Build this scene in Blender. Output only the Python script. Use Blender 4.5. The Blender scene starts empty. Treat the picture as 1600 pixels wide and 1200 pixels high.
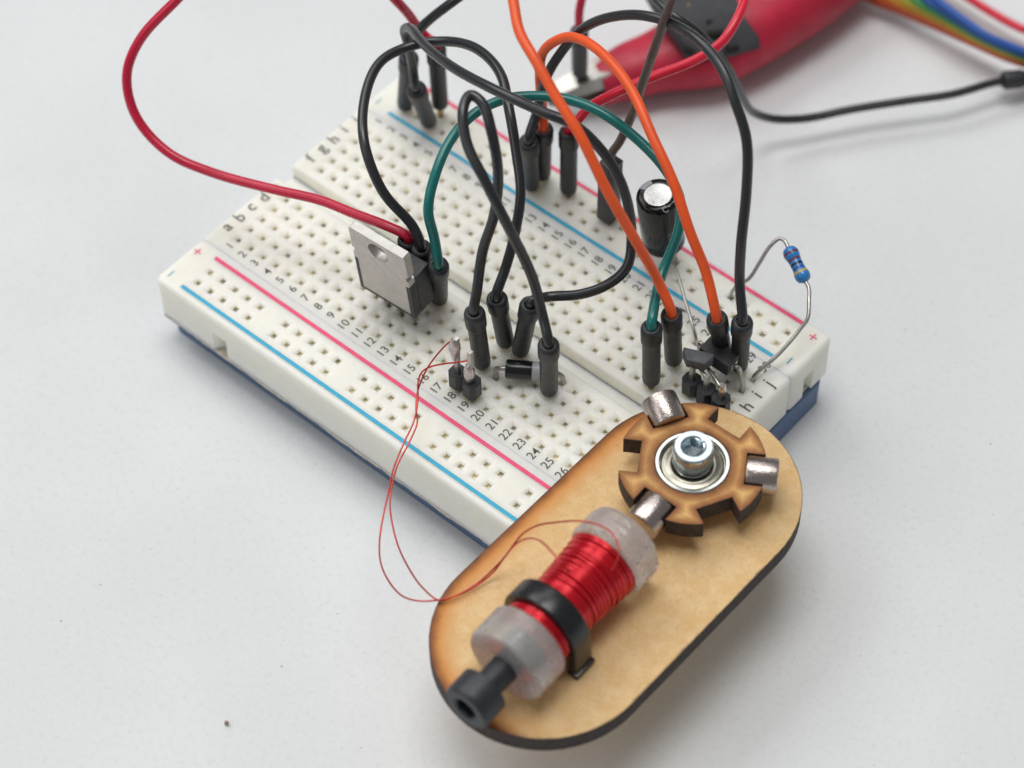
import bpy, bmesh, math, random
from mathutils import Vector, Matrix
from mathutils.geometry import tessellate_polygon
random.seed(7)
S = 0.001                 # the scene is laid out in millimetres, built in metres
TZ = 13.4                 # height of the socket plane of the breadboard above the table (mm)
TOP = TZ + 0.4            # breadboard top
scene = bpy.context.scene
col = scene.collection

# ------------------------------------------------------------------ camera
R0 = Vector((0.75893778, 0.65096467, -0.0160762))      # right
R1 = Vector((0.51097653, -0.61067054, -0.60496651))    # down
R2 = Vector((-0.40362909, 0.45091738, -0.79608861))    # forward
CAM = Vector((156.69382971, -170.714254, 286.58936469 + TZ))
FPX = 4000.848
cam_d = bpy.data.cameras.new('camera'); cam = bpy.data.objects.new('camera', cam_d); col.objects.link(cam)
cam_d.sensor_width = 36; cam_d.lens = FPX / 1600 * 36
cam_d.clip_start = 0.01; cam_d.clip_end = 20
cam_d.dof.use_dof = True; cam_d.dof.focus_distance = 0.352; cam_d.dof.aperture_fstop = 15.5; cam_d.dof.aperture_blades = 0
m = Matrix((R0, -R1, -R2)).transposed().to_4x4(); m.translation = CAM * S
cam.matrix_world = m
scene.camera = cam

# ------------------------------------------------------------------ light
w = bpy.data.worlds.new('World'); scene.world = w; w.use_nodes = True
bg = w.node_tree.nodes['Background']; bg.inputs[0].default_value = (0.97, 0.985, 1.0, 1); bg.inputs[1].default_value = 0.21
def area(name, loc, target, size, sizey, power, color):
    d = bpy.data.lights.new(name, 'AREA'); d.shape = 'RECTANGLE'; d.size = size; d.size_y = sizey; d.energy = power; d.color = color
    o = bpy.data.objects.new(name, d); col.objects.link(o)
    o.location = Vector(loc); o.rotation_euler = (Vector(target) - Vector(loc)).to_track_quat('-Z', 'Y').to_euler()
    return o
area('ceiling_or_added_lamp', (-0.12, 0.10, 1.45), (0.0, 0.0, 0.01), 0.85, 0.55, 10.1, (1.0, 0.99, 0.975))
area('ceiling_or_added_lamp', (-1.50, 0.0, 1.70), (0, 0, 0), 1.4, 0.9, 15.0, (0.985, 0.995, 1.0))
area('ceiling_or_added_lamp', (-0.75, 0.85, 1.50), (0, 0, 0), 0.7, 0.45, 2.4, (0.985, 0.995, 1.0))  # added unseen lamp: gives the bolt and metal tops a bright reflection
area('ceiling_or_added_lamp', (-0.7, -1.3, 1.2), (0, 0, 0), 1.0, 0.7, 4.4, (1.0, 0.99, 0.975))  # added weak fill from the camera side, brightens base strip and near face
scene.view_settings.view_transform = 'Standard'; scene.view_settings.look = 'None'
scene.view_settings.exposure = 0.05; scene.view_settings.gamma = 1.0; scene.view_settings.use_curve_mapping = False
scene.render.engine = 'CYCLES'
scene.cycles.max_bounces = 10; scene.cycles.use_denoising = True

# ------------------------------------------------------------------ helpers
def V(*a): return Vector(a)
def P(u, v, z):
    """point at height z (mm above the socket plane) seen at photo pixel u,v of the calibrated view"""
    d = R0 * ((u - 800) / FPX) + R1 * ((v - 600) / FPX) + R2
    t = (z + TZ - CAM.z) / d.z
    return CAM + d * t
def reach(base, u, v, L):
    """end of a rod of length L that starts at base and whose tip is seen at pixel u,v (the more upright one)"""
    d = (R0 * ((u - 800) / FPX) + R1 * ((v - 600) / FPX) + R2).normalized()
    oc = CAM - base; b = oc.dot(d); c = oc.length_squared - L * L; disc = b * b - c
    if disc < 0:
        q = CAM + d * (-b); return base + (q - base).normalized() * L
    t = -b - math.sqrt(disc)
    q1 = CAM + d * t; q2 = CAM + d * (-b + math.sqrt(disc))
    return q1 if abs(q1.z - base.z) > abs(q2.z - base.z) else q2
def CX(c): return (c - 15.5) * 2.54
RY = {r: -13.97 + i * 2.54 for i, r in enumerate('abcde')}
RY.update({r: 3.81 + i * 2.54 for i, r in enumerate('fghij')})
RY.update({'n+': -21.15, 'n-': -23.69, 'f-': 21.18, 'f+': 23.72})
def hole(r, c, z=TOP): return V(CX(c), RY[r], z)

def lin(h):
    h = h.lstrip('#'); o = []
    for i in (0, 2, 4):
        c = int(h[i:i + 2], 16) / 255; o.append(c / 12.92 if c <= 0.04045 else ((c + 0.055) / 1.055) ** 2.4)
    return tuple(o) + (1,)
class NT:
    def __init__(s, name):
        s.m = bpy.data.materials.new(name); s.m.use_nodes = True; s.t = s.m.node_tree; s.b = s.t.nodes['Principled BSDF']
    def n(s, ty, **kw):
        x = s.t.nodes.new(ty)
        for k, v in kw.items():
            if k.startswith('i_'):
                key = k[2:]; x.inputs[int(key) if key.isdigit() else key].default_value = v
            else: setattr(x, k, v)
        return x
    def l(s, a, b): s.t.links.new(a, b)
    def math(s, op, a, b=None, clamp=False):
        x = s.n('ShaderNodeMath', operation=op, use_clamp=clamp)
        for i, q in enumerate((a, b)):
            if q is None: continue
            if isinstance(q, (int, float)): x.inputs[i].default_value = q
            else: s.l(q, x.inputs[i])
        return x.outputs[0]
    def mix(s, f, a, b):
        x = s.n('ShaderNodeMix', data_type='RGBA')
        for i, q in ((0, f), (6, a), (7, b)):
            if isinstance(q, (int, float, tuple)): x.inputs[i].default_value = q
            else: s.l(q, x.inputs[i])
        return x.outputs[2]
    def noise(s, vec, scale, detail=3, rough=0.5):
        x = s.n('ShaderNodeTexNoise'); x.inputs['Scale'].default_value = scale; x.inputs['Detail'].default_value = detail; x.inputs['Roughness'].default_value = rough
        s.l(vec, x.inputs['Vector']); return x.outputs['Fac']
    def ramp(s, f, lo, hi):
        x = s.n('ShaderNodeMapRange'); x.interpolation_type = 'SMOOTHSTEP'
        s.l(f, x.inputs[0]); x.inputs[1].default_value = lo; x.inputs[2].default_value = hi; return x.outputs[0]
def mat(name, c, rough=0.5, metal=0.0, var=0.06, nscale=900, bump=0.0, bscale=4000, coat=0.0, sss=0.0, sssr=(1.2, 1.1, 0.9), trans=0.0, spec=0.5, rvar=0.1):
    """one principled material with a little mottling, roughness variation and fine relief"""
    t = NT(name); b = t.b; c = lin(c) if isinstance(c, str) else c
    tc = t.n('ShaderNodeTexCoord').outputs['Object']
    nz = t.noise(tc, nscale, 4)
    d = tuple(max(0, x * (1 - var)) for x in c[:3]) + (1,); e = tuple(min(1, x * (1 + var)) for x in c[:3]) + (1,)
    t.l(t.mix(t.ramp(nz, 0.3, 0.7), d, e), b.inputs['Base Color'])
    r = t.n('ShaderNodeMapRange'); t.l(t.noise(tc, nscale * 2.3, 5, 0.6), r.inputs[0])
    r.inputs[1].default_value = 0.3; r.inputs[2].default_value = 0.7
    r.inputs[3].default_value = max(0.03, rough * (1 - rvar * 2)); r.inputs[4].default_value = min(1, rough * (1 + rvar * 2)); t.l(r.outputs[0], b.inputs['Roughness'])
    b.inputs['Metallic'].default_value = metal; b.inputs['Coat Weight'].default_value = coat; b.inputs['Coat Roughness'].default_value = 0.12
    b.inputs['Specular IOR Level'].default_value = spec
    if sss:
        b.inputs['Subsurface Weight'].default_value = sss; b.inputs['Subsurface Radius'].default_value = sssr; b.inputs['Subsurface Scale'].default_value = 0.001
    if trans: b.inputs['Transmission Weight'].default_value = trans
    if bump:
        bn = t.n('ShaderNodeBump'); bn.inputs['Strength'].default_value = bump; bn.inputs['Distance'].default_value = 0.0002
        t.l(t.noise(tc, bscale, 3), bn.inputs['Height']); t.l(bn.outputs[0], b.inputs['Normal'])
    return t.m
M = {}
M['plastic'] = mat('ivory_plastic', '#f3f1e6', 0.40, sss=1.0, sssr=(2.0, 1.9, 1.4), var=0.015, bump=0.04)
M['contact'] = mat('tinned_contact', '#d8d0b8', 0.4, 0.1, var=0.35)
M['foam'] = mat('foam_tape', '#cfc9ba', 0.9, var=0.15, nscale=1500, bump=0.6)
M['blue_base'] = mat('blue_board', '#5b7598', 0.55, var=0.1, bump=0.1)
M['ink_black'] = mat('print_black', '#5a5a54', 0.6, var=0.15, nscale=3000)
M['ink_red'] = mat('print_red', '#f0527c', 0.5, var=0.05)
M['ink_blue'] = mat('print_blue', '#35aed2', 0.5, var=0.05)
M['burnt'] = mat('laser_burnt_edge', '#3a302c', 0.75, var=0.35, nscale=1600, bump=0.5, bscale=2500)
M['black_pvc'] = mat('black_wire_pvc', '#25272a', 0.28, var=0.12, nscale=60, rvar=0.04, spec=0.6)
M['black_cap'] = mat('black_connector', '#2b2d30', 0.45, var=0.12, bump=0.12, bscale=3000)
M['red_pvc'] = mat('red_wire_pvc', '#c4193c', 0.26, var=0.06, nscale=250, rvar=0.04)
M['red2_pvc'] = mat('bright_red_wire_pvc', '#d8213c', 0.26, var=0.06, nscale=250, rvar=0.04)
M['green_pvc'] = mat('green_wire_pvc', '#0f6a66', 0.26, var=0.06, nscale=250, rvar=0.04)
M['orange_pvc'] = mat('orange_wire_pvc', '#ef5a22', 0.42, var=0.06, nscale=250, rvar=0.04)
M['brown_pvc'] = mat('brown_wire_pvc', '#5d4c46', 0.5, var=0.1)
M['pin'] = mat('gold_pin', '#b59a62', 0.3, 0.9)
M['tin'] = mat('tinned_lead', '#b5b2ac', 0.32, 0.9, var=0.12, nscale=1800)
M['solder'] = mat('solder', '#c8c2c0', 0.28, 0.85, var=0.15, bump=0.5, bscale=1500)
M['tab'] = mat('tinned_tab', '#c2bfba', 0.45, 0.55, var=0.06, bump=0.08)
M['epoxy'] = mat('black_epoxy', '#3a3b3e', 0.6, var=0.08, bump=0.1)
M['epoxy_gloss'] = mat('glossy_epoxy', '#17191c', 0.22, var=0.1)
M['epoxy_grey'] = mat('grey_epoxy', '#56595c', 0.6, var=0.08, bump=0.1)
M['band_grey'] = mat('grey_band', '#a6aaad', 0.3)
M['mark_grey'] = mat('grey_marking', '#70767a', 0.4)
M['cap_sleeve'] = mat('capacitor_sleeve', '#0b0b0c', 0.14, var=0.1, spec=0.35)
M['alu'] = mat('aluminium', '#dcdcda', 0.3, 0.9, var=0.05)
M['res_blue'] = mat('resistor_blue', '#2f7fc4', 0.25, var=0.05, coat=0.3)
M['nickel'] = mat('nickel', '#b5aaa4', 0.27, 1.0, var=0.06, nscale=2500, bump=0.25, bscale=3500)
M['steel'] = mat('bearing_steel', '#cfcfca', 0.22, 1.0, var=0.05)
M['shield'] = mat('bearing_shield', '#a5a193', 0.33, 1.0, var=0.1)
M['zinc'] = mat('zinc_bolt', '#c2ced4', 0.24, 1.0, var=0.06, nscale=1800)
M['dark'] = mat('dark_gap', '#15120f', 0.8)
M['black_steel'] = mat('black_oxide_steel', '#2f3136', 0.45, 0.15, var=0.12, nscale=1800, bump=0.1)
M['tie'] = mat('black_nylon', '#1a1b1d', 0.28, var=0.1, bump=0.06)
M['print3d'] = mat('natural_filament', '#f2f0ec', 0.30, sss=0.3, sssr=(3.0, 2.8, 2.6), var=0.08, nscale=350, bump=0.45, bscale=1100, trans=0.72, coat=0.2)
M['enamel'] = mat('enamelled_copper', '#d81428', 0.22, 0.55, var=0.08, nscale=1500, coat=0.5)
M['enamel_wire'] = mat('enamelled_copper_lead', '#bb3026', 0.25, 0.5, var=0.15, coat=0.5)
M['boot'] = mat('red_vinyl_boot', '#bb1c3a', 0.5, var=0.12, nscale=200)
M['grip'] = mat('black_grip', '#3d3e41', 0.65, var=0.1)
M['crumb'] = mat('brown_crumb', '#a38c7e', 0.9, var=0.3, nscale=3000)

def make_wood(name, d_builder, strength, ca='#ddb57a', cb='#e8c794', cs='#d2842a', wide=4.8):
    """MDF face: tan fibre mottling, laser scorch by distance from the cut edges"""
    t = NT(name); tc = t.n('ShaderNodeTexCoord').outputs['Object']
    f1 = t.noise(tc, 420, 7, 0.75); f2 = t.noise(tc, 4200, 5, 0.8); f3 = t.noise(tc, 90, 3)
    base = t.mix(t.ramp(f1, 0.35, 0.68), lin(ca), lin(cb))
    base = t.mix(t.math('MULTIPLY', t.ramp(f2, 0.52, 0.70), 0.5), base, lin('#9a7444'))
    mp = t.n('ShaderNodeMapping'); t.l(tc, mp.inputs[0]); mp.inputs['Scale'].default_value = (2600, 700, 1); mp.inputs['Rotation'].default_value = (0, 0, 0.6)
    mp2 = t.n('ShaderNodeMapping'); t.l(tc, mp2.inputs[0]); mp2.inputs['Scale'].default_value = (600, 2400, 1); mp2.inputs['Rotation'].default_value = (0, 0, -0.5)
    fa = t.ramp(t.noise(mp.outputs[0], 1.0, 4, 0.6), 0.56, 0.70); fb = t.ramp(t.noise(mp2.outputs[0], 1.0, 4, 0.6), 0.57, 0.70)
    base = t.mix(t.math('MULTIPLY', fa, 0.24), base, lin('#a8753e')); base = t.mix(t.math('MULTIPLY', fb, 0.32), base, lin('#efd6a4'))
    d = d_builder(t, tc)
    d = t.math('SUBTRACT', d, t.math('MULTIPLY', t.math('SUBTRACT', t.noise(tc, 330, 5, 0.7), 0.5), 1.2))
    k = strength(t, tc)
    o = t.math('MULTIPLY', t.math('SUBTRACT', 1.0, t.ramp(d, 0.0, wide)), k, True)
    c = t.mix(o, base, lin(cs))
    o2 = t.math('MULTIPLY', t.math('SUBTRACT', 1.0, t.ramp(d, -0.1, 1.7)), k, True)
    c = t.mix(o2, c, lin('#743f17'))
    o3 = t.math('SUBTRACT', 1.0, t.ramp(d, -0.2, 0.35))
    c = t.mix(t.math('MULTIPLY', o3, 0.8), c, lin('#3a2418'))
    t.l(c, t.b.inputs['Base Color']); t.b.inputs['Roughness'].default_value = 0.62
    bn = t.n('ShaderNodeBump'); bn.inputs['Strength'].default_value = 0.18; bn.inputs['Distance'].default_value = 0.0002
    t.l(f2, bn.inputs['Height']); t.l(bn.outputs[0], t.b.inputs['Normal'])
    return t.m

# --- mesh building
class B:
    """collects world-millimetre geometry; build() links it as one object, relative to its thing's origin"""
    def __init__(s): s.v = []; s.f = []; s.mi = []
    def add(s, verts, faces, mi=0):
        o = len(s.v); s.v += [Vector(q) for q in verts]
        for q in faces: s.f.append([o + i for i in q]); s.mi.append(mi)
        return s
    def loops(s, loops, mi=0, caps=(True, True), close=True):
        n = len(loops[0]); vs = [p for l in loops for p in l]; fs = []
        for a in range(len(loops) - 1):
            for i in range(n if close else n - 1):
                j = (i + 1) % n; fs.append((a * n + i, a * n + j, (a + 1) * n + j, (a + 1) * n + i))
        if caps[0]: fs.append(tuple(reversed(range(n))))
        if caps[1]: k = (len(loops) - 1) * n; fs.append(tuple(range(k, k + n)))
        return s.add(vs, fs, mi)
    def lathe(s, origin, axis, prof, seg=32, mi=0, caps=(True, True), ref=None):
        """prof = [(radius, distance along axis)]"""
        ax = Vector(axis).normalized(); r = Vector(ref) if ref else (Vector((0, 0, 1)) if abs(ax.z) < 0.9 else Vector((1, 0, 0)))
        a = (r - ax * r.dot(ax)).normalized(); b = ax.cross(a); o = Vector(origin)
        L = [[o + ax * h + (a * math.cos(2 * math.pi * i / seg) + b * math.sin(2 * math.pi * i / seg)) * rad for i in range(seg)] for rad, h in prof]
        return s.loops(L, mi, caps)
    def tube(s, pts, r, seg=12, mi=0, flat=None, caps=(True, True)):
        n = len(pts); T = []
        for i in range(n): T.append((pts[min(i + 1, n - 1)] - pts[max(i - 1, 0)]).normalized())
        up = Vector((0, 0, 1)) if abs(T[0].z) < 0.9 else Vector((1, 0, 0))
        nrm = (up - T[0] * up.dot(T[0])).normalized(); L = []
        for i in range(n):
            nrm = (nrm - T[i] * nrm.dot(T[i])).normalized(); bi = T[i].cross(nrm)
            rr = r(i / (n - 1)) if callable(r) else r
            ra, rb = (rr, rr) if not isinstance(rr, tuple) else rr
            L.append([pts[i] + nrm * (ra * math.cos(2 * math.pi * k / seg)) + bi * (rb * math.sin(2 * math.pi * k / seg)) for k in range(seg)])
        return s.loops(L, mi, caps)
    def box(s, c, size, axes=None, mi=0, bev=0.0):
        X, Y, Z = axes or (V(1, 0, 0), V(0, 1, 0), V(0, 0, 1)); c = Vector(c); x, y, z = [q / 2 for q in size]
        if bev <= 0:
            vs = [c + X * (x * i) + Y * (y * j) + Z * (z * k) for k in (-1, 1) for j in (-1, 1) for i in (-1, 1)]
            return s.add(vs, [(0, 2, 3, 1), (4, 5, 7, 6), (0, 1, 5, 4), (2, 6, 7, 3), (0, 4, 6, 2), (1, 3, 7, 5)], mi)
        bm = bmesh.new(); bmesh.ops.create_cube(bm, size=1)
        for v in bm.verts: v.co = V(v.co.x * 2 * x, v.co.y * 2 * y, v.co.z * 2 * z)
        bmesh.ops.bevel(bm, geom=bm.edges[:], offset=bev, segments=2, profile=0.6, affect='EDGES')
        bm.verts.index_update()
        s.add([c + X * v.co.x + Y * v.co.y + Z * v.co.z for v in bm.verts], [[v.index for v in f.verts] for f in bm.faces], mi); bm.free(); return s
    def prism(s, poly, z0, z1, axes=None, origin=(0, 0, 0), mi=0, mi_side=None, bev=0.0):
        """2D outline (counter clockwise) swept from z0 to z1, with a small bevel at both faces"""
        X, Y, Z = axes or (V(1, 0, 0), V(0, 1, 0), V(0, 0, 1)); o = Vector(origin)
        def inset(d):
            n = len(poly); out = []
            for i in range(n):
                p0, p1, p2 = [Vector((*poly[(i + k) % n], 0)) for k in (-1, 0, 1)]
                e1 = (p1 - p0).normalized(); e2 = (p2 - p1).normalized(); n1 = V(-e1.y, e1.x, 0); n2 = V(-e2.y, e2.x, 0)
                h = n1 + n2; h = h / max(0.35, h.dot(n1)) if h.length > 1e-6 else n1
                q = p1 + h * d; out.append((q.x, q.y))
            return out
        lv = [(z0, bev), (z0 + bev, 0), (z1 - bev, 0), (z1, bev)] if bev else [(z0, 0), (z1, 0)]
        L = [[o + X * a + Y * b + Z * z for a, b in (inset(d) if d else poly)] for z, d in lv]
        s.loops(L, mi if mi_side is None else mi_side, (False, False))
        tri = tessellate_polygon([[Vector((a, b, 0)) for a, b in (inset(bev) if bev else poly)]])
        def up(t):
            pts = inset(bev) if bev else poly; (a, b), (c, d), (e, f) = [pts[i] for i in t]
            return t if (c - a) * (f - b) - (d - b) * (e - a) > 0 else t[::-1]
        s.add(L[-1], [up(t) for t in tri], mi); s.add(L[0], [up(t)[::-1] for t in tri], mi); return s
    def build(s, name, mats, parent=None, smooth=35, origin=None):
        me = bpy.data.meshes.new(name)
        org = Vector(parent['_o']) if parent is not None else (Vector(origin) if origin is not None else V(0, 0, 0))
        me.from_pydata([(v - org) * S for v in s.v], [], s.f)
        for q in (mats if isinstance(mats, (list, tuple)) else [mats]): me.materials.append(q)
        me.polygons.foreach_set('material_index', s.mi)
        if smooth:
            me.polygons.foreach_set('use_smooth', [True] * len(me.polygons)); me.update()
            me.set_sharp_from_angle(angle=math.radians(smooth))
        me.update()
        o = bpy.data.objects.new(name, me); col.objects.link(o); o['_o'] = tuple(org)
        if parent is not None: o.parent = parent
        else: o.location = org * S
        return o
def tag(o, label, cat, group=None):
    o['label'] = label; o['category'] = cat
    if group: o['group'] = group
    return o
def thing(name, base, label, cat, group=None):
    o = bpy.data.objects.new(name, None); col.objects.link(o); o.location = Vector(base) * S; o['_o'] = tuple(base)
    o.empty_display_size = 0.003
    return tag(o, label, cat, group)
def structure(o): o['kind'] = 'structure'; return o

def spline(pts, per=10):
    """centripetal Catmull-Rom through the points"""
    p = [Vector(q) for q in pts]; p = [p[0] * 2 - p[1]] + p + [p[-1] * 2 - p[-2]]; out = []
    for i in range(1, len(p) - 2):
        a, b, c, d = p[i - 1], p[i], p[i + 1], p[i + 2]
        t0 = 0; t1 = t0 + max(1e-4, (b - a).length ** 0.5); t2 = t1 + max(1e-4, (c - b).length ** 0.5); t3 = t2 + max(1e-4, (d - c).length ** 0.5)
        for k in range(per):
            t = t1 + (t2 - t1) * k / per
            A1 = a * ((t1 - t) / (t1 - t0)) + b * ((t - t0) / (t1 - t0)); A2 = b * ((t2 - t) / (t2 - t1)) + c * ((t - t1) / (t2 - t1)); A3 = c * ((t3 - t) / (t3 - t2)) + d * ((t - t2) / (t3 - t2))
            B1 = A1 * ((t2 - t) / (t2 - t0)) + A2 * ((t - t0) / (t2 - t0)); B2 = A2 * ((t3 - t) / (t3 - t1)) + A3 * ((t - t1) / (t3 - t1))
            out.append(B1 * ((t2 - t) / (t2 - t1)) + B2 * ((t - t1) / (t2 - t1)))
    out.append(p[-2]); return out
def relax(pts, it=3):
    q = list(pts)
    for _ in range(it): q = [q[0]] + [(q[i - 1] + q[i] * 2 + q[i + 1]) / 4 for i in range(1, len(q) - 1)] + [q[-1]]
    return q

_font = {}
def glyphs(txt, height):
    """flat text outline as (verts2d, faces) scaled so that a digit is `height` mm high; origin at its centre"""
    key = (txt, height)
    if key in _font: return _font[key]
    cu = bpy.data.curves.new('t', 'FONT'); cu.body = txt; cu.size = 1; cu.resolution_u = 3; cu.offset = 0.005
    o = bpy.data.objects.new('t', cu); me = bpy.data.meshes.new_from_object(o)
    vs = [(v.co.x, v.co.y) for v in me.vertices]; fs = [tuple(p.vertices) for p in me.polygons]
    bpy.data.objects.remove(o); bpy.data.curves.remove(cu); bpy.data.meshes.remove(me)
    k = height / 0.7; xs = [v[0] for v in vs]; mx = (min(xs) + max(xs)) / 2
    r = ([((x - mx) * k, (y - 0.35) * k) for x, y in vs], fs); _font[key] = r; return r
def board_text(b, txt, x, y, h, z=TOP + 0.015):
    vs, fs = glyphs(txt, h); b.add([V(x - ty, y + tx, z) for tx, ty in vs], fs)

# ------------------------------------------------------------------ table
t = NT('white_table_paper'); tc = t.n('ShaderNodeTexCoord').outputs['Object']
c = t.mix(t.ramp(t.noise(tc, 25, 4), 0.3, 0.7), lin('#dadcdd'), lin('#e0e2e3'))
c = t.mix(t.math('MULTIPLY', t.ramp(t.noise(tc, 1100, 6, 0.78), 0.48, 0.70), 0.30), c, lin('#b9bbbd'))
def specks(c, scale, keep, size, colr, amt):
    vo = t.n('ShaderNodeTexVoronoi'); vo.inputs['Scale'].default_value = scale; vo.inputs['Randomness'].default_value = 1.0; t.l(tc, vo.inputs['Vector'])
    sp = t.n('ShaderNodeSeparateColor'); t.l(vo.outputs['Color'], sp.inputs[0])
    wob = t.math('MULTIPLY', t.math('SUBTRACT', t.noise(tc, 1800, 2), 0.5), size * 1.6)
    k = t.math('MULTIPLY', t.math('LESS_THAN', t.math('ADD', vo.outputs['Distance'], wob), t.math('MULTIPLY', sp.outputs[1], size)), t.math('LESS_THAN', sp.outputs[0], keep))
    return t.mix(t.math('MULTIPLY', k, amt), c, lin(colr))
c = specks(c, 170, 0.14, 0.05, '#5a6664', 0.7)
c = specks(c, 420, 0.14, 0.10, '#a39f9a', 0.55)
c = specks(c, 120, 0.05, 0.04, '#2f7d63', 0.8)
c = specks(c, 900, 0.10, 0.16, '#b4b2ae', 0.5)
t.l(c, t.b.inputs['Base Color']); t.b.inputs['Roughness'].default_value = 0.6; t.b.inputs['Specular IOR Level'].default_value = 0.35
bn = t.n('ShaderNodeBump'); bn.inputs['Strength'].default_value = 0.12; bn.inputs['Distance'].default_value = 0.0003
t.l(t.noise(tc, 700, 5, 0.65), bn.inputs['Height']); t.l(bn.outputs[0], t.b.inputs['Normal'])
M['table'] = t.m
structure(B().box((0, 0, -10), (1500, 1500, 20)).build('table', M['table'], smooth=0))

# ------------------------------------------------------------------ breadboard
bb = thing('breadboard', (0, 0, 5.0), 'white solderless breadboard with printed numbers, letters and red and blue rail lines', 'breadboard')
def rrect(x0, x1, y0, y1, r, z, n=5):
    out = []
    for cx, cy, a0 in ((x1 - r, y1 - r, 0), (x0 + r, y1 - r, 90), (x0 + r, y0 + r, 180), (x1 - r, y0 + r, 270)):
        for k in range(n + 1):
            a = math.radians(a0 + 90 * k / n); out.append(V(cx + r * math.cos(a), cy + r * math.sin(a), z))
    return out
def socket_cells(b, xs, ys, half, top, bot, depth):
    """one funnel shaped socket per cell: rim, sloping funnel, square shaft, metal contact at its end"""
    h = half
    for x in xs:
        for y in ys:
            q = lambda s, z: [V(x - s, y - s, z), V(x + s, y - s, z), V(x + s, y + s, z), V(x - s, y + s, z)]
            z0 = TOP
            L = [q(h, z0), q(top, z0), q(top - 0.16, z0 - 0.05), q(bot, z0 - depth), q(bot - 0.02, z0 - depth - 0.22), q(bot - 0.04, z0 - depth - 0.26), q(bot - 0.04, z0 - depth - 0.62)]
            b.loops(L[:5], 0, (False, False)); b.loops(L[4:], 1, (False, True))
            b.mi[-1] = 1
def slab_loops(x0, x1, y0, y1, rc, ry0, ry1):
    """rounded rim; ry0/ry1 scale its size on the two long sides (small where two blocks butt)"""
    out = []
    for d, dz in ((0.80, 0), (0.52, -0.03), (0.28, -0.12), (0.10, -0.32), (0.0, -0.70)):
        out.append(rrect(x0 + d, x1 - d, y0 + d * ry0, y1 - d * ry1, max(0.15, rc - d * min(ry0, ry1)), TOP + dz * (1 if True else 0)))
    return out
def slab(b, x0, x1, y0, y1, zb, holes, rc=0.9, ry0=1.0, ry1=1.0, bottom=True):
    """block with rounded rim; its top has rectangular openings filled by socket cells"""
    L = slab_loops(x0, x1, y0, y1, rc, ry0, ry1) + [rrect(x0, x1, y0, y1, rc, zb)]
    b.loops(L[::-1], 0, (bottom, False))
    polys = [[Vector((p.x, p.y, 0)) for p in L[0]]] + [[Vector(q).to_3d() for q in ((a, c), (a, d), (e, d), (e, c))] for a, e, c, d in holes]
    vs = [p for q in polys for p in q]
    fs = []
    for t_ in tessellate_polygon(polys):
        a, bb_, c_ = [vs[i] for i in t_]; fs.append(t_ if (bb_ - a).cross(c_ - a).z > 0 else t_[::-1])
    b.add([V(p.x, p.y, TOP) for p in vs], fs)
h = 1.27
ZB = TZ - 7.6
b = B()
slab(b, -41.0, 41.0, -17.29, -1.45, ZB, [(CX(0.5), CX(30.5), RY['a'] - h, RY['e'] + h)], 0.5, 0.10, 0.7)
slab(b, -41.0, 41.0, 1.45, 17.29, ZB, [(CX(0.5), CX(30.5), RY['f'] - h, RY['j'] + h)], 0.5, 0.7, 0.10)
b.box((0, 0, (ZB + TOP - 2.4) / 2), (81.4, 3.2, TOP - 2.4 - ZB))
socket_cells(b, [CX(i) for i in range(1, 31)], [RY[r] for r in 'abcdefghij'], h, 1.10, 0.36, 0.50)
b.build('terminal_strip', [M['plastic'], M['contact']], bb, 30)
GR = [[1.5 + 6 * g + k for k in range(5)] for g in range(5)]
for sy in (-1, 1):
    b = B(); ys = (RY['n-'], RY['n+']) if sy < 0 else (RY['f-'], RY['f+'])
    y0, y1 = (-27.2, -17.30) if sy < 0 else (17.30, 27.2)
    holes = [(CX(g[0] - 0.5), CX(g[-1] + 0.5), ys[0] - h, ys[1] + h) for g in GR]
    slab(b, -41.0, 41.0, y0, y1, TZ - 3.3, holes, 1.0, 1.0 if sy < 0 else 0.10, 0.10 if sy < 0 else 1.0, bottom=False)
    for g in GR: socket_cells(b, [CX(i) for i in g], ys, h, 0.92, 0.40, 0.34)
    # lower half of the rail with its interlocking notches
    loop = [(p.x, p.y) for p in rrect(-41.0, 41.0, y0, y1, 1.0, 0)]; q4 = len(loop) // 4; notch = []
    if sy < 0:
        ins = []
        for nx in (-28.3, 27.0): ins.append([(nx - 1.6, y0), (nx - 0.2, y0 + 1.7), (nx + 1.2, y0 + 1.7), (nx + 1.3, y0)])
        loop = loop[:3 * q4] + ins[0] + ins[1] + loop[3 * q4:]; notch = ins
    else:
        ins = [(41.0, 20.8), (39.3, 20.9), (39.3, 22.6), (41.0, 23.0)]
        loop = loop + ins; notch = [ins]
    b.loops([[V(*p, ZB) for p in loop], [V(*p, TZ - 3.3) for p in loop]], 0, (False, False))
    for q in notch: b.add([V(*p, TZ - 3.3) for p in q], [(0, 1, 2, 3)])
    tri = tessellate_polygon([[Vector((*p, 0)) for p in loop]]); b.add([V(*p, ZB) for p in loop], [t_ for t_ in tri])
    b.build('power_rail', [M['plastic'], M['contact']], bb, 30)
for y, mk, name in ((-25.78, 'ink_blue', 'negative_rail_line'), (-18.88, 'ink_red', 'positive_rail_line'), (18.8, 'ink_blue', 'negative_rail_line'), (26.25, 'ink_red', 'positive_rail_line')):
    B().box((-0.1, y, TOP + 0.012), (73.4, 0.62, 0.016)).build(name, M[mk], bb, 0)
for x in (-39.6, 38.95):
    for y, s_ in ((-25.15, '-'), (-19.69, '+'), (19.62, '-'), (25.2, '+')):
        b = B(); b.box((x, y, TOP + 0.012), (0.2, 1.3, 0.016))
        if s_ == '+': b.box((x, y, TOP + 0.0125), (1.3, 0.2, 0.0155))
        b.build('minus_sign' if s_ == '-' else 'plus_sign', M['ink_blue' if s_ == '-' else 'ink_red'], bb, 0)
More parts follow.
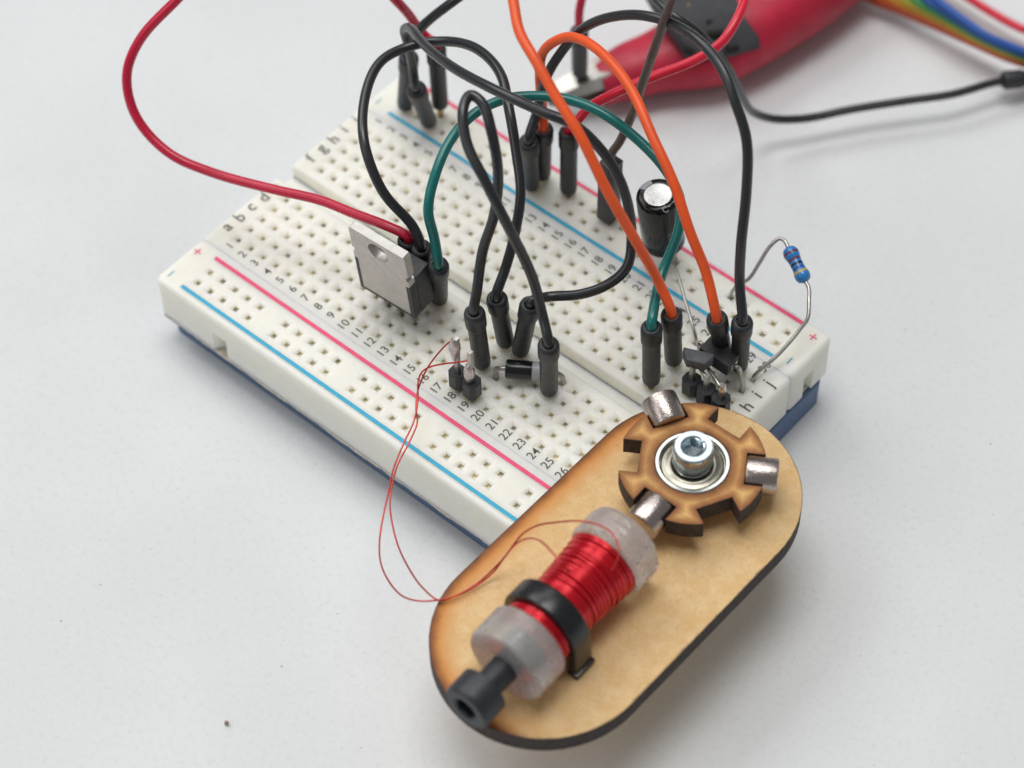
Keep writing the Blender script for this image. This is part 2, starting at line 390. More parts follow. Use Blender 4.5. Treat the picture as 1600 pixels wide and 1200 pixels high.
for yy in (-15.95, 16.45):
    b = B()
    for i in range(1, 31): board_text(b, str(i), CX(i) + 0.05, yy + 0.1, 1.32)
    b.build('column_numbers', M['ink_black'], bb, 0)
for x in (-39.55, 39.2):
    b = B()
    for r in 'abcdefghij': board_text(b, r, x - (0.05 if r in 'bdfh' else 0.25), RY[r] + 0.5, 1.95)
    b.build('row_letters', M['ink_black'], bb, 0)
# foam tape: its ragged edge shows under the near rim
n = 120; L = []
rnd = random.Random(3)
edge = []; off = 0.3
for i in range(n + 1):
    off = 0.75 * off + 0.25 * rnd.uniform(-0.5, 0.75); edge.append(off)
ring = [V(-40.3 + 80.6 * i / n, -27.22 - 0.40 * edge[i], 0) for i in range(n + 1)] + [V(40.5, -20, 0), V(40.6, 0, 0), V(40.3, 26.6, 0), V(0, 26.6, 0), V(-40.3, 26.6, 0), V(-40.5, 0, 0)]
L = []
for z, k in ((ZB - 0.6, 0.3), (ZB - 0.4, 0.05), (ZB - 0.02, 0.02)):
    L.append([V(p.x, p.y + (k if p.y < -22 else 0), z) for p in ring])
B().loops(L).build('foam_tape', M['foam'], bb, 40)

base = B()
zt = ZB - 0.62
base.loops([rrect(-40.9, 40.9, -25.2, 25.6, 1.2, 0.02), rrect(-41.0, 41.0, -25.3, 25.9, 1.2, 0.15), rrect(-41.05, 41.05, -25.3, 26.0, 1.2, zt - 0.2), rrect(-40.9, 40.9, -25.2, 25.9, 1.2, zt)])
tag(base.build('base_plate', M['blue_base'], origin=(0, 0, 0)), 'blue flat base lying on the table under the white breadboard', 'base plate')

# ------------------------------------------------------------------ wooden plate
PC = V(43.29, -23.79, TOP + 0.02); PA = 1.5570
PD = V(math.cos(PA), math.sin(PA), 0); PN = V(-PD.y, PD.x, 0) * -1   # long axis, and its right-hand side
PL, PR = 15.2, 14.85
def plate_dist(t, tc):
    mp = t.n('ShaderNodeMapping'); mp.vector_type = 'POINT'; t.l(tc, mp.inputs[0]); mp.inputs['Rotation'].default_value = (0, 0, math.pi / 2 - PA); mp.inputs['Scale'].default_value = (1000, 1000, 1000)
    sp = t.n('ShaderNodeSeparateXYZ'); t.l(mp.outputs[0], sp.inputs[0])
    a = t.math('MAXIMUM', t.math('SUBTRACT', t.math('ABSOLUTE', sp.outputs[1]), PL), 0.0)
    q = t.math('SQRT', t.math('ADD', t.math('MULTIPLY', a, a), t.math('MULTIPLY', sp.outputs[0], sp.outputs[0])))
    return t.math('SUBTRACT', PR, q)
def plate_str(t, tc):
    # the laser scorched the left and lower rim far more than the right one
    sp = t.n('ShaderNodeSeparateXYZ'); t.l(tc, sp.inputs[0])
    s_ = t.math('ADD', t.math('MULTIPLY', sp.outputs[0], -60.0), t.math('MULTIPLY', sp.outputs[1], -16.0))
    s_ = t.math('ADD', s_, t.math('MULTIPLY', t.math('SUBTRACT', t.noise(tc, 60, 3), 0.5), 0.9))
    return t.math('MULTIPLY', t.ramp(s_, -0.35, 0.55), 1.0)
M['mdf'] = make_wood('mdf_plate', plate_dist, plate_str)
poly = []
for s_ in (1, -1):
    for k in range(33):
        a = (-math.pi / 2 if s_ > 0 else math.pi / 2) + math.pi * k / 32
        q = PD * (s_ * PL) + (PD * math.cos(a) + PN * math.sin(a) * -1) * PR
        poly.append((q.x, q.y))
pa = sum(poly[i][0] * poly[(i + 1) % len(poly)][1] - poly[(i + 1) % len(poly)][0] * poly[i][1] for i in range(len(poly)))
if pa < 0: poly = poly[::-1]
plate = B().prism(poly, 0, 3.0, origin=PC, mi=0, mi_side=1, bev=0.06).build('wooden_plate', [M['mdf'], M['burnt']], origin=PC, smooth=40)
tag(plate, 'tan pill-shaped laser-cut fibreboard plate with scorched rim lying across the breadboard corner', 'wooden plate')
PT = PC.z + 3.0

# ------------------------------------------------------------------ rotor
WC = V(42.95, -8.15, TZ + 9.2); WR = 9.9; NW = 2.6; ND = 7.05; A0 = math.radians(32)
wheel = thing('rotor_wheel', (WC.x, WC.y, WC.z - 3), 'small scorched wooden rotor wheel with notches, steel bearing and three magnets', 'rotor wheel')
def wheel_dist(t, tc):
    sp = t.n('ShaderNodeSeparateXYZ'); mp = t.n('ShaderNodeMapping'); t.l(tc, mp.inputs[0]); mp.inputs['Scale'].default_value = (1000, 1000, 1000); t.l(mp.outputs[0], sp.inputs[0])
    x, y = sp.outputs[0], sp.outputs[1]
    r = t.math('SQRT', t.math('ADD', t.math('MULTIPLY', x, x), t.math('MULTIPLY', y, y)))
    an = t.math('SUBTRACT', t.math('ARCTAN2', y, x), A0)
    wr = t.n('ShaderNodeMath', operation='WRAP'); t.l(an, wr.inputs[0]); wr.inputs[1].default_value = math.pi / 6; wr.inputs[2].default_value = -math.pi / 6
    lx = t.math('MULTIPLY', r, t.math('COSINE', wr.outputs[0])); ly = t.math('MULTIPLY', r, t.math('SINE', wr.outputs[0]))
    dx = t.math('MAXIMUM', t.math('SUBTRACT', ND, lx), 0.0); dy = t.math('MAXIMUM', t.math('SUBTRACT', t.math('ABSOLUTE', ly), NW), 0.0)
    nd = t.math('SQRT', t.math('ADD', t.math('MULTIPLY', dx, dx), t.math('MULTIPLY', dy, dy)))
    return t.math('ADD', t.math('MINIMUM', nd, t.math('MINIMUM', t.math('SUBTRACT', WR, r), t.math('MULTIPLY', t.math('SUBTRACT', r, 5.15), 0.8))), 0.1)
M['mdf_wheel'] = make_wood('mdf_wheel', wheel_dist, lambda t, tc: t.math('ADD', 0.55, t.math('MULTIPLY', t.noise(tc, 150, 3), 0.35)), '#d8a661', '#e4b973', '#b06a2c', 1.8)
poly = []
for k in range(6):
    a = A0 + k * math.pi / 3; ca, sa = math.cos(a), math.sin(a)
    ro = math.sqrt(WR ** 2 - NW ** 2)
    for lx, ly in ((ro, -NW), (ND, -NW), (ND, NW), (ro, NW)): poly.append((lx * ca - ly * sa, lx * sa + ly * ca))
    h0 = a + math.asin(NW / WR); h1 = a + math.pi / 3 - math.asin(NW / WR)
    for j in range(1, 8): q = h0 + (h1 - h0) * j / 8; poly.append((WR * math.cos(q), WR * math.sin(q)))
# disc with a bore: outer outline and inner circle
b = B(); NB = 48; bore = [(5.06 * math.cos(2 * math.pi * i / NB), 5.06 * math.sin(2 * math.pi * i / NB)) for i in range(NB)]
for z, up in ((0, 1), (-3, -1)):
    polys = [[Vector((*p, 0)) for p in poly], [Vector((*p, 0)) for p in bore[::-1]]]; vs = [p for q in polys for p in q]; fs = []
    for t_ in tessellate_polygon(polys):
        q0, q1, q2 = [vs[i] for i in t_]; fs.append(t_ if (q1 - q0).cross(q2 - q0).z * up > 0 else t_[::-1])
    b.add([WC + V(p.x, p.y, z) for p in vs], fs, 0)
b.loops([[WC + V(*p, -3) for p in poly], [WC + V(*p, 0) for p in poly]], 1, (False, False))
b.loops([[WC + V(*p, 0) for p in bore], [WC + V(*p, -3) for p in bore]], 1, (False, False))
b.build('wheel_disc', [M['mdf_wheel'], M['burnt']], wheel, 30)
bz = V(WC.x, WC.y, WC.z - 3.3)
br = B().lathe(bz, (0, 0, 1), [(4.2, 0), (4.95, 0), (5.0, 0.1), (5.0, 3.3), (4.9, 3.42), (4.5, 3.42), (4.38, 3.3), (4.34, 2.7), (4.1, 2.7)], 64, caps=(False, False)).build('bearing', M['steel'], wheel, 30)
B().lathe(bz, (0, 0, 1), [(4.3, 2.75), (4.12, 2.95), (3.9, 3.0), (3.45, 3.02), (3.3, 3.16), (2.85, 3.18), (2.72, 3.1), (2.65, 2.6)], 64, caps=(False, False)).build('shield', M['shield'], br, 50)
B().lathe(bz, (0, 0, 1), [(2.55, 0), (2.55, 3.3), (2.45, 3.4), (1.6, 3.4), (1.5, 3.3), (1.5, 0)], 48, caps=(False, False)).build('inner_ring', M['steel'], br, 30)
B().lathe(bz + V(0, 0, 2.2), (0, 0, 1), [(4.41, 0.0), (2.56, 0.0)], 48, caps=(False, False)).build('gap', M['dark'], br, 0)
for k, (tilt, r0, dz) in enumerate(((0.0, 7.15, 0.25), (0.22, 7.3, 0.55), (-0.10, 7.15, 0.05))):
    a = A0 + math.radians(120 * k); ax = V(math.cos(a) * math.cos(tilt), math.sin(a) * math.cos(tilt), math.sin(tilt))
    o = WC + V(math.cos(a) * r0, math.sin(a) * r0, -1.45 + dz)
    B().lathe(o, ax, [(2.1, 0), (2.42, 0.1), (2.5, 0.3), (2.5, 4.0), (2.42, 4.22), (2.1, 4.3)], 40).build('magnet', M['nickel'], wheel, 38)
bolt = thing('hex_socket_bolt', (WC.x, WC.y, PT), 'silver zinc hex socket bolt standing in the bearing of the rotor wheel', 'bolt')
def hexpts(o, ax, r, h, rot=0.3):
    ax = Vector(ax).normalized(); rf = V(0, 0, 1) if abs(ax.z) < 0.9 else V(1, 0, 0); a = (rf - ax * rf.dot(ax)).normalized(); c_ = ax.cross(a)
    return [Vector(o) + ax * h + (a * math.cos(rot + i * math.pi / 12) + c_ * math.sin(rot + i * math.pi / 12)) * (r / max(math.cos(((i * 15) % 60 - 30) * math.pi / 180), 0.01) * 0.866 if True else r) for i in range(24)]
def socket_head(b, o, ax, R, H, hexr, depth):
    """knurled cap head with a hexagonal socket: side, rounded rim, flat annulus, socket walls and floor"""
    ax = Vector(ax).normalized()
    circ = lambda r, hh: [Vector(o) + ax * hh + q for q in [(Vector(p) - Vector(o)) for p in ringpts(o, ax, r)]]
    def ringpts(o_, ax_, r):
        rf = V(0, 0, 1) if abs(ax_.z) < 0.9 else V(1, 0, 0); a = (rf - ax_ * rf.dot(ax_)).normalized(); c_ = ax_.cross(a)
        return [Vector(o_) + (a * math.cos(0.3 + i * math.pi / 24) + c_ * math.sin(0.3 + i * math.pi / 24)) * r for i in range(48)]
    def hexring(r, hh):
        out = []
        for i, p in enumerate(ringpts(o, ax, 1)):
            ang = (i * 7.5) % 60 - 30; out.append(Vector(o) + ax * hh + (p - Vector(o)) * (r * math.cos(math.radians(30)) / math.cos(math.radians(ang))))
        return out
    L = [circ(R * 0.9, 0), circ(R, R * 0.06), circ(R, H - R * 0.2), circ(R * 0.97, H - R * 0.08), circ(R * 0.9, H), circ(hexr * 1.12, H), circ(hexr * 1.02, H - 0.12), hexring(hexr, H - 0.2), hexring(hexr, H - depth), circ(0.02, H - depth - hexr * 0.45)]
    b.loops(L, 0, (True, True))
b = B(); socket_head(b, V(WC.x, WC.y, WC.z + 0.62), (0, 0, 1), 2.75, 3.05, 1.55, 2.0); b.build('bolt_head', M['zinc'], bolt, 24)
B().lathe(V(WC.x, WC.y, WC.z + 0.14), (0, 0, 1), [(1.6, 0), (2.3, 0), (2.35, 0.1), (2.35, 0.46), (1.6, 0.46)], 40).build('washer', M['dark'], bolt, 30)
B().lathe(V(WC.x, WC.y, PT - 6), (0, 0, 1), [(1.46, 0), (1.46, WC.z + 0.7 - PT + 6)], 24).build('shank', M['zinc'], bolt, 30)
B().lathe(V(WC.x, WC.y, PT + 0.02), (0, 0, 1), [(1.6, 0), (2.5, 0), (2.5, 2.4), (1.6, 2.4)], 32).build('spacer', M['dark'], bolt, 30)

# ------------------------------------------------------------------ coil
CA = V(44.2, -45.3, TZ + 9.0); CB = V(43.9, -25.7, TZ + 9.0); CD = (CB - CA).normalized()
coil = thing('electromagnet_coil', (CA.x, CA.y, PT), 'red enamelled wire coil on a translucent white printed bobbin on the wooden plate', 'coil')
CLt = (CB - CA).length
def flange(o, R, t0, t1, seed, chop):
    rn = random.Random(seed); b = B(); L = []
    n = 64; side = CD.cross(V(0, 0, 1)).normalized()
    def rad(i):
        a = 2 * math.pi * i / n; r = R
        for fa, fd in chop:       # flats of the printed part
            r = min(r, R * fd / max(0.05, math.cos(a - fa))) if math.cos(a - fa) > 0.05 else r
        return r
    st = [(0.30, t0 + 0.02), (0.50, t0 - 0.03), (0.70, t0 + 0.02), (0.88, t0), (0.965, t0 + 0.08)]; q = t0 + 0.4; k_ = 0
    while q < t1 - 0.4: st.append((1.0 + (0.009 if k_ % 2 else -0.006), q)); q += 0.22; k_ += 1
    st += [(0.965, t1 - 0.08), (0.88, t1)]
    for rr, tt in st:
        L.append([o + CD * tt + (side * math.sin(2 * math.pi * i / n) + V(0, 0, 1) * math.cos(2 * math.pi * i / n)) * (rad(i) * rr + 0.05 * math.sin(i * 0.59 + seed) * math.sin(i * 0.23 + 2 * seed) + rn.uniform(-0.02, 0.02)) for i in range(n)])
    b.loops(L); return b
flange(CA, 5.75, -2.8, 2.7, 1, ((math.pi, 0.93), (math.radians(125), 0.985))).build('bobbin_flange', M['print3d'], coil, 50)
flange(CB, 5.65, -2.3, 2.6, 2, ((math.pi, 0.94), (math.radians(75), 0.95), (math.radians(125), 0.96))).build('bobbin_flange', M['print3d'], coil, 40)
rn = random.Random(5); ya, yb = 2.5, CLt - 2.1
csd = CD.cross(V(0, 0, 1)).normalized()
def coil_r(y):
    k = (y - ya) / (yb - ya); return 4.42 + 0.60 * (2 * k - 1) ** 2 * (1 if k > .5 else 0.6)
wn = B().lathe(CA, CD, [(coil_r(ya + (yb - ya) * i / 12) - 0.25, ya + (yb - ya) * i / 12) for i in range(13)], 40).build('winding', M['enamel'], coil, 60)
def helix(y0, y1, pitch, lift, sg=1):
    """one layer of turns with hand-wound irregularity"""
    y, a, out, dr = y0, rn.uniform(0, 6), [], 0.0; bump = 0.0
    while y0 <= y <= y1 if sg > 0 else y0 >= y >= y1:
        if rn.random() < 0.06: bump = rn.uniform(-0.04, 0.13)
        dr += (bump - dr) * 0.12
        r = coil_r(y) + lift + dr
        out.append(CA + CD * (y + 0.05 * math.sin(a * 0.37)) + (csd * math.sin(a) + V(0, 0, 1) * math.cos(a)) * r)
        a += 2 * math.pi / 26; y += sg * pitch * (1 + 0.35 * math.sin(a * 0.11)) / 26
    return out
B().tube(helix(ya, yb, 0.38, -0.07), 0.185, 7).build('wire_layer', M['enamel'], wn, 80)
B().tube(helix(yb - 0.2, ya + 0.2, 0.85, 0.12, -1), 0.18, 7).build('wire_layer', M['enamel'], wn, 80)
# head bolt of the bobbin
HB = V(44.5, -53.8, TZ + 9.0)
hb = thing('black_socket_bolt', (HB.x, HB.y, PT), 'matt black hex socket bolt sticking out of the coil bobbin', 'bolt')
b = B(); socket_head(b, HB + CD * 2.0, -CD, 3.4, 4.0, 1.72, 2.4); b.build('bolt_head', M['black_steel'], hb, 32)
B().lathe(HB + CD * 1.8, CD, [(1.95, 0), (1.95, 8), (1.7, 8.2)], 32).build('shank', M['black_steel'], hb, 30)
# cable tie round the coil, ends down through slots of the plate
TY = 5.9
tie = thing('cable_tie', (CA.x, CA.y + TY, PT), 'glossy black cable tie strapped over the red coil winding', 'cable tie')
oc = CA + CD * TY; side = CD.cross(V(0, 0, 1)).normalized(); path = []
rt = 5.25
path.append(oc + side * -(rt + 0.15) + V(0, 0, PT - oc.z - 1.0)); path.append(oc + side * -(rt + 0.15) + V(0, 0, PT - oc.z + 2.2))
for k in range(25):
    a = math.pi - math.pi * k / 24 * 1.0; path.append(oc + side * (rt * math.cos(a)) + V(0, 0, 1) * (rt * math.sin(a)))
path.append(oc + side * (rt + 0.12) + V(0, 0, PT - oc.z + 2.0)); path.append(oc + side * (rt + 0.25) + V(0, 0, PT - oc.z - 1.0))
L = []
pp = relax(spline(path, 3), 2)
for i, q in enumerate(pp):
    tg = (pp[min(i + 1, len(pp) - 1)] - pp[max(i - 1, 0)]).normalized(); nn = tg.cross(CD).normalized() * -1
    w2, h2, r2 = 1.65, 0.68, 0.28
    ring = []
    for su, sv in ((1, 1), (-1, 1), (-1, -1), (1, -1)):
        for k in range(4):
            a = {(1, 1): 0, (-1, 1): 90, (-1, -1): 180, (1, -1): 270}[(su, sv)] + 30 * k; a = math.radians(a)
            ring.append(q + CD * (su * (w2 - r2) + r2 * math.cos(a)) + nn * (sv * (h2 - r2) + r2 * math.sin(a)))
    L.append(ring)
B().loops(L).build('strap', M['tie'], tie, 40)
b = B(); b.box(oc + side * -(rt + 0.4) + V(0, 0, PT - oc.z + 0.75), (1.75, 3.7, 1.0), (side, CD, V(0, 0, 1)), bev=0.25); b.build('strap_foot', M['tie'], tie, 30)
b = B(); b.box(oc + side * (rt + 0.30) + V(0, 0, PT - oc.z + 0.5), (1.75, 3.7, 0.9), (side, CD, V(0, 0, 1)), bev=0.25); b.build('strap_foot', M['tie'], tie, 30)

# enamelled leads from the winding to the two-pin header
Z0 = -9.0
lead1 = [P(892, 896, 13.4), P(880, 884, 14.6), P(862, 862, 15.0), P(845, 846, 14.0), P(828, 841, 12.5), P(812, 846, 11), P(800, 856, 9.5), P(786, 874, 7), P(770, 895, 5), P(740, 918, 4.1), P(710, 932, 4.0), P(687, 938, 3.9), P(660, 918, 3.0), P(640, 890, 2.0), P(621, 850, 1.0), P(610, 800, 1.0), P(610, 775, 1.4), P(620, 730, 2.6), P(640, 690, 3.6), P(652, 660, 4.2), P(650, 640, 4.6), P(653, 610, 5.4), P(668, 575, 7), P(690, 546, 9.3), P(703, 534, 10.6), P(711, 530, 10.8)]
lead2 = [P(955, 892, 13.2), P(966, 870, 14.6), P(966, 850, 15.2), P(955, 832, 15.6), P(935, 820, 15.6), P(905, 814, 15.0), P(870, 816, 13.5), P(840, 821, 12), P(818, 833, 10.8), P(804, 849, 9.4), P(790, 868, 7.4), P(772, 888, 5.4), P(745, 912, 4.3), P(712, 931, 4.1), P(690, 937, 4.1), P(655, 939, 3.4), P(630, 932, 2.4), P(610, 912, 1.2), P(595, 880, 0.2), P(593, 845, 0.0), P(600, 800, 0.8), P(607, 770, 1.6), P(614, 735, 2.6), P(632, 690, 3.8), P(646, 660, 4.5), P(653, 625, 5.2), P(653, 600, 6.0), P(658, 583, 6.6), P(668, 575, 7.0), P(690, 569, 7.4), P(715, 566, 7.8), P(738, 562, 8.0)]
for ld in (lead1, lead2):
    B().tube(spline(ld, 8), 0.125, 8).build('lead_wire', M['enamel_wire'], coil, 80)

# ------------------------------------------------------------------ jumper wires
def terminal(parent, base, top, sink=0.5, L=13.8, rb=1.28, rc=1.5, collar=3.4, pin=6.0):
    """moulded black jumper plug: pin, tapered body, thicker collar"""
    ax = (top - base).normalized(); full = (top - base).length; o = base + ax * sink; bl = full - sink
    prof = [(0.55, 0), (rb - 0.25, 0.06), (rb - 0.07, 0.3), (rb, 0.9), (rb, bl - collar - 0.25), (rb + 0.05, bl - collar - 0.1), (rc - 0.03, bl - collar + 0.08), (rc, bl - collar + 0.35), (rc + 0.02, bl - 0.7), (rc - 0.08, bl - 0.25), (rc - 0.35, bl - 0.03), (0.95, bl), (0.85, bl - 0.25)]
    h_ = B().lathe(o, ax, prof, 28).build('plug', M['black_cap'], parent, 40)
    B().box(base + ax * (sink - 1.8), (0.62, 0.62, 5.2), axes3(ax)).build('pin', M['pin'], h_, 0)
    return ax
def axes3(ax):
    rf = V(1, 0, 0) if abs(ax.x) < 0.9 else V(0, 1, 0); x = (rf - ax * rf.dot(ax)).normalized(); return (x, ax.cross(x), ax)
def jumper(name_label, mk, start, pts, end, r=0.72, relaxn=4):
    """start/end = (hole position, (u,v) of the plug top, sink) or None when that end is out of sight"""
    ctl = [P(*q) for q in pts]; b0 = start[0] if start else ctl[0]
    j = thing('jumper_wire', b0, name_label, 'jumper wire', 'jumper wires')
    a, z = [], []
    if start:
        tp = reach(start[0], *start[1], start[3] if len(start) > 3 else 14.2); ax = terminal(j, start[0], tp, start[2]); a = [tp - ax * 1.5, tp + ax * 0.8]
    if end:
        tp = reach(end[0], *end[1], end[3] if len(end) > 3 else 14.2); ax = terminal(j, end[0], tp, end[2]); z = [tp + ax * 0.8, tp - ax * 1.5]
    jr = random.Random(name_label)
    ctl = [q + V(jr.uniform(-.25, .25), jr.uniform(-.25, .25), jr.uniform(-.2, .2)) for q in ctl]
    path = relax(spline(a + ctl + z, 12), relaxn)
    B().tube(path, r, 14).build('wire', M[mk], j, 80)
    return j
jumper('red jumper wire looping out at the top left and plugged in behind the power transistor', 'red_pvc',
       (hole('f+', 3.5), (681, 72), 1.9, 15.4), [(668, 58, 16.5), (655, 45, 18), (638, 22, 22), (620, 0, 26), (560, -60, 34), (460, -100, 38), (350, -75, 36), (275, 0, 31), (222, 62, 26), (198, 118, 21.5), (212, 180, 16.5), (262, 238, 13.0), (330, 270, 12.2), (430, 295, 13.4), (500, 311, 14.2), (552, 331, 14.6), (600, 353, 14.6)],
       (hole('e', 11), (637, 373), 0.6, 14.0))
jumper('black jumper wire in a wide arch from behind the power transistor over the green wire', 'black_pvc',
       (hole('e', 12), (658, 386), 0.6, 13.8), [(645, 350, 17), (600, 297, 22), (569, 222, 26.5), (573, 145, 27.5), (598, 96, 28), (640, 70, 28), (690, 62, 29), (740, 77, 31), (780, 112, 32.5), (799, 170, 32), (808, 240, 29), (811, 300, 26), (803, 375, 21), (790, 425, 17)],
       (hole('e', 18), (776, 465), 0.7))
jumper('black jumper wire standing up as a narrow loop between the two front plugs', 'black_pvc',
       (hole('c', 18), (741, 487), 0.6), [(744, 455, 17.5), (754, 395, 23), (772, 335, 29), (777, 270, 35), (768, 205, 40), (752, 160, 42), (735, 147, 42.5), (725, 175, 42), (733, 225, 40), (757, 285, 37), (797, 357, 31), (832, 430, 23), (848, 490, 17.5)],
       (hole('d', 22), (857, 537), 0.5))
jumper('long black jumper wire running diagonally from the far left rail to the board centre', 'black_pvc',
       (hole('e', 19), (829, 475), 0.6), [(858, 464, 14.6), (905, 460, 15.5), (948, 447, 17), (978, 415, 19.5), (988, 370, 22.5), (977, 296, 29), (945, 243, 34), (900, 200, 37.5), (850, 176, 38.5), (780, 145, 38), (715, 110, 35), (665, 72, 31), (640, 46, 27.5), (632, 46, 25.5), (638, 66, 23), (646, 100, 18)],
       (hole('f-', 3.5), (650, 138), 0.6))
jumper('black jumper wire leaving the far left rail corner and running out past the red wire', 'black_pvc',
       (hole('f-', 1.5), (639, 88), 0.6), [(643, 68, 19), (652, 50, 21.5), (675, 28, 24.5), (715, 0, 28), (790, -60, 32), (860, -120, 30)], None)
jumper('teal green jumper wire arching across the middle of the breadboard', 'green_pvc',
       (hole('e', 13), (685, 414), 0.6), [(677, 370, 18), (668, 328, 22), (676, 280, 25), (700, 222, 27), (740, 176, 28), (790, 155, 29), (840, 150, 29.5), (890, 156, 29.5), (940, 175, 29), (1000, 219, 27), (1042, 268, 25), (1063, 315, 22.5), (1062, 360, 20), (1046, 400, 17.5), (1030, 435, 16)],
       (hole('f', 26), (1018, 510), 0.9))
jumper('orange jumper wire coming down from the top of the picture between the black wires', 'orange_pvc',
       None, [(760, -190, 50), (782, -90, 50), (800, 0, 49), (812, 50, 48), (833, 95, 46.5), (868, 152, 44), (905, 213, 41), (950, 300, 35), (1000, 388, 26), (1030, 440, 19)],
       (hole('h', 26), (1049, 490), 0.7))
jumper('orange jumper wire bent in a tall arch from the far rail to the sensor end', 'orange_pvc',
       (hole('f+', 11.5), (849, 200), 0.7), [(846, 165, 17.5), (843, 115, 23), (852, 78, 28), (880, 58, 32), (912, 62, 34), (945, 88, 35), (985, 142, 35), (1020, 212, 33), (1050, 282, 30), (1078, 362, 25), (1100, 425, 20)],
       (hole('j', 28), (1120, 497), 0.6))
jumper('black jumper wire in the highest arch, from the far rail to beside the resistor', 'black_pvc',
       (hole('f-', 11.5), (826, 220), 0.6), [(836, 180, 17.5), (855, 120, 24), (880, 76, 29), (908, 46, 33), (950, 28, 37), (1000, 23, 40.5), (1050, 37, 42.5), (1095, 68, 43.5), (1130, 110, 43), (1152, 160, 41), (1164, 220, 37), (1165, 300, 31), (1158, 380, 24.5), (1158, 440, 19)],
       (hole('j', 29), (1160, 502), 0.7))
jumper('bright red jumper wire from the far rail running out behind the black arch', 'red2_pvc',
       (hole('f+', 13.5), (889, 204), 0.7), [(897, 192, 17), (920, 167, 19), (960, 146, 22), (1020, 122, 25), (1085, 94, 28), (1125, 68, 30), (1150, 35, 31.5), (1163, 0, 32), (1168, -60, 30), (1150, -130, 24)], None)
# wire with square housing
bj = thing('jumper_wire', hole('f+', 16.5), 'flat brown wire with a square black plug beside the capacitor', 'jumper wire', 'jumper wires')
b0 = hole('f+', 16.5); tp = reach(b0, 955, 247, 14.6); ax = (tp - b0).normalized(); X3 = axes3(ax)
b = B(); b.box(b0 + ax * 7.2, (2.5, 2.5, 13.4), X3, bev=0.12); b.box(b0 + ax * 11.8 + X3[0] * 0.0 - X3[1] * 1.27, (1.2, 0.12, 4.2), X3, bev=0.03)
hs = b.build('plug', M['black_cap'], bj, 30)
B().box(b0 + ax * -0.8, (0.62, 0.62, 4.0), X3).build('pin', M['pin'], hs, 0)
B().tube(relax(spline([tp - ax * 2, tp + ax * 1.0, P(968, 222, 18), P(985, 185, 22), P(1004, 130, 30), P(1024, 72, 38), P(1050, 0, 46), P(1085, -90, 54), P(1110, -160, 56)], 12), 3), lambda k: (0.62, 0.82), 14).build('wire', M['brown_pvc'], bj, 80)

# ------------------------------------------------------------------ power transistor
tx = V(-9.35, -11.15, TZ + 4.4)
tr = thing('power_transistor', (tx.x, tx.y, TOP), 'large power transistor with bare metal tab and round hole, standing upright on the board', 'transistor')
an = math.radians(3.0); TX = V(math.cos(an), math.sin(an), 0); lean = math.radians(-1.5); TN = V(-math.sin(an), math.cos(an), 0); TU = (V(0, 0, 1) + TX * 0.03 - TN * 0.12).normalized()
TN = TU.cross(TX) * -1
if TN.y < 0: TN = -TN
AX = (TX, TU, -TN)     # tab outline in TX/TU, thickness towards the camera
def rnd_poly(pts): return pts
tabp = [(-4.55, 0.5), (4.3, 0.5), (4.3, 4.2), (4.55, 4.4), (4.55, 8.0), (4.95, 8.2), (4.95, 9.6), (4.55, 9.75), (4.55, 10.7), (5.0, 10.9), (5.0, 15.0), (4.6, 15.4), (-4.6, 15.4), (-5.0, 15.0), (-5.0, 10.9), (-4.55, 10.7), (-4.55, 9.75), (-4.95, 9.6), (-4.95, 8.6)]
b = B(); hn = 32; hc = (0, 12.7); hp = [(hc[0] + 1.8 * math.cos(2 * math.pi * i / hn), hc[1] + 1.8 * math.sin(2 * math.pi * i / hn)) for i in range(hn)]
tabp2 = [(-4.3, 0.75), (4.3, 0.75), (4.3, 7.9), (4.95, 8.0), (4.95, 9.3), (4.6, 9.4), (4.6, 10.3), (5.0, 10.4), (5.0, 14.9), (4.7, 15.3), (-4.7, 15.3), (-5.0, 14.9), (-5.0, 10.4), (-4.6, 10.3), (-4.6, 9.4), (-4.95, 9.3), (-4.95, 8.0), (-4.3, 7.9)]
for zz, up in ((0.03, 1), (-1.27, -1)):
    polys = [[Vector((*p, 0)) for p in tabp2], [Vector((*p, 0)) for p in hp[::-1]]]; vs = [p for q in polys for p in q]; fs = []
    for t_ in tessellate_polygon(polys):
        q0, q1, q2 = [vs[i] for i in t_]; fs.append(t_ if (q1 - q0).cross(q2 - q0).z * up > 0 else t_[::-1])
    b.add([tx + TX * p.x + TU * p.y - TN * zz for p in vs], fs)
b.loops([[tx + TX * p[0] + TU * p[1] - TN * -1.27 for p in tabp2], [tx + TX * p[0] + TU * p[1] - TN * 0.03 for p in tabp2]], 0, (False, False))
b.loops([[tx + TX * p[0] + TU * p[1] - TN * 0.03 for p in hp], [tx + TX * p[0] + TU * p[1] - TN * -1.27 for p in hp]], 0, (False, False))
b.build('metal_tab', M['tab'], tr, 30)
b = B(); b.prism([(-4.98, 0), (4.98, 0), (4.98, 8.9), (-4.98, 8.9)], -4.45, -1.30, AX, tx, bev=0.25)
b.prism([(-4.98, 0.02), (4.98, 0.02), (4.98, 7.8), (4.32, 7.85), (4.32, 0.73), (-4.32, 0.73), (-4.32, 7.85), (-4.98, 7.8)], -1.32, 0.0, AX, tx, bev=0.0)
b.build('moulded_body', M['epoxy'], tr, 30)
for k in (-1, 0, 1):
    q = tx + TX * (2.54 * k) + TN * 2.5
    B().box((q.x, q.y, TOP + 1.2), (0.75, 0.5, 6.4), (TX, TN, V(0, 0, 1))).build('leg', M['tin'], tr, 0)

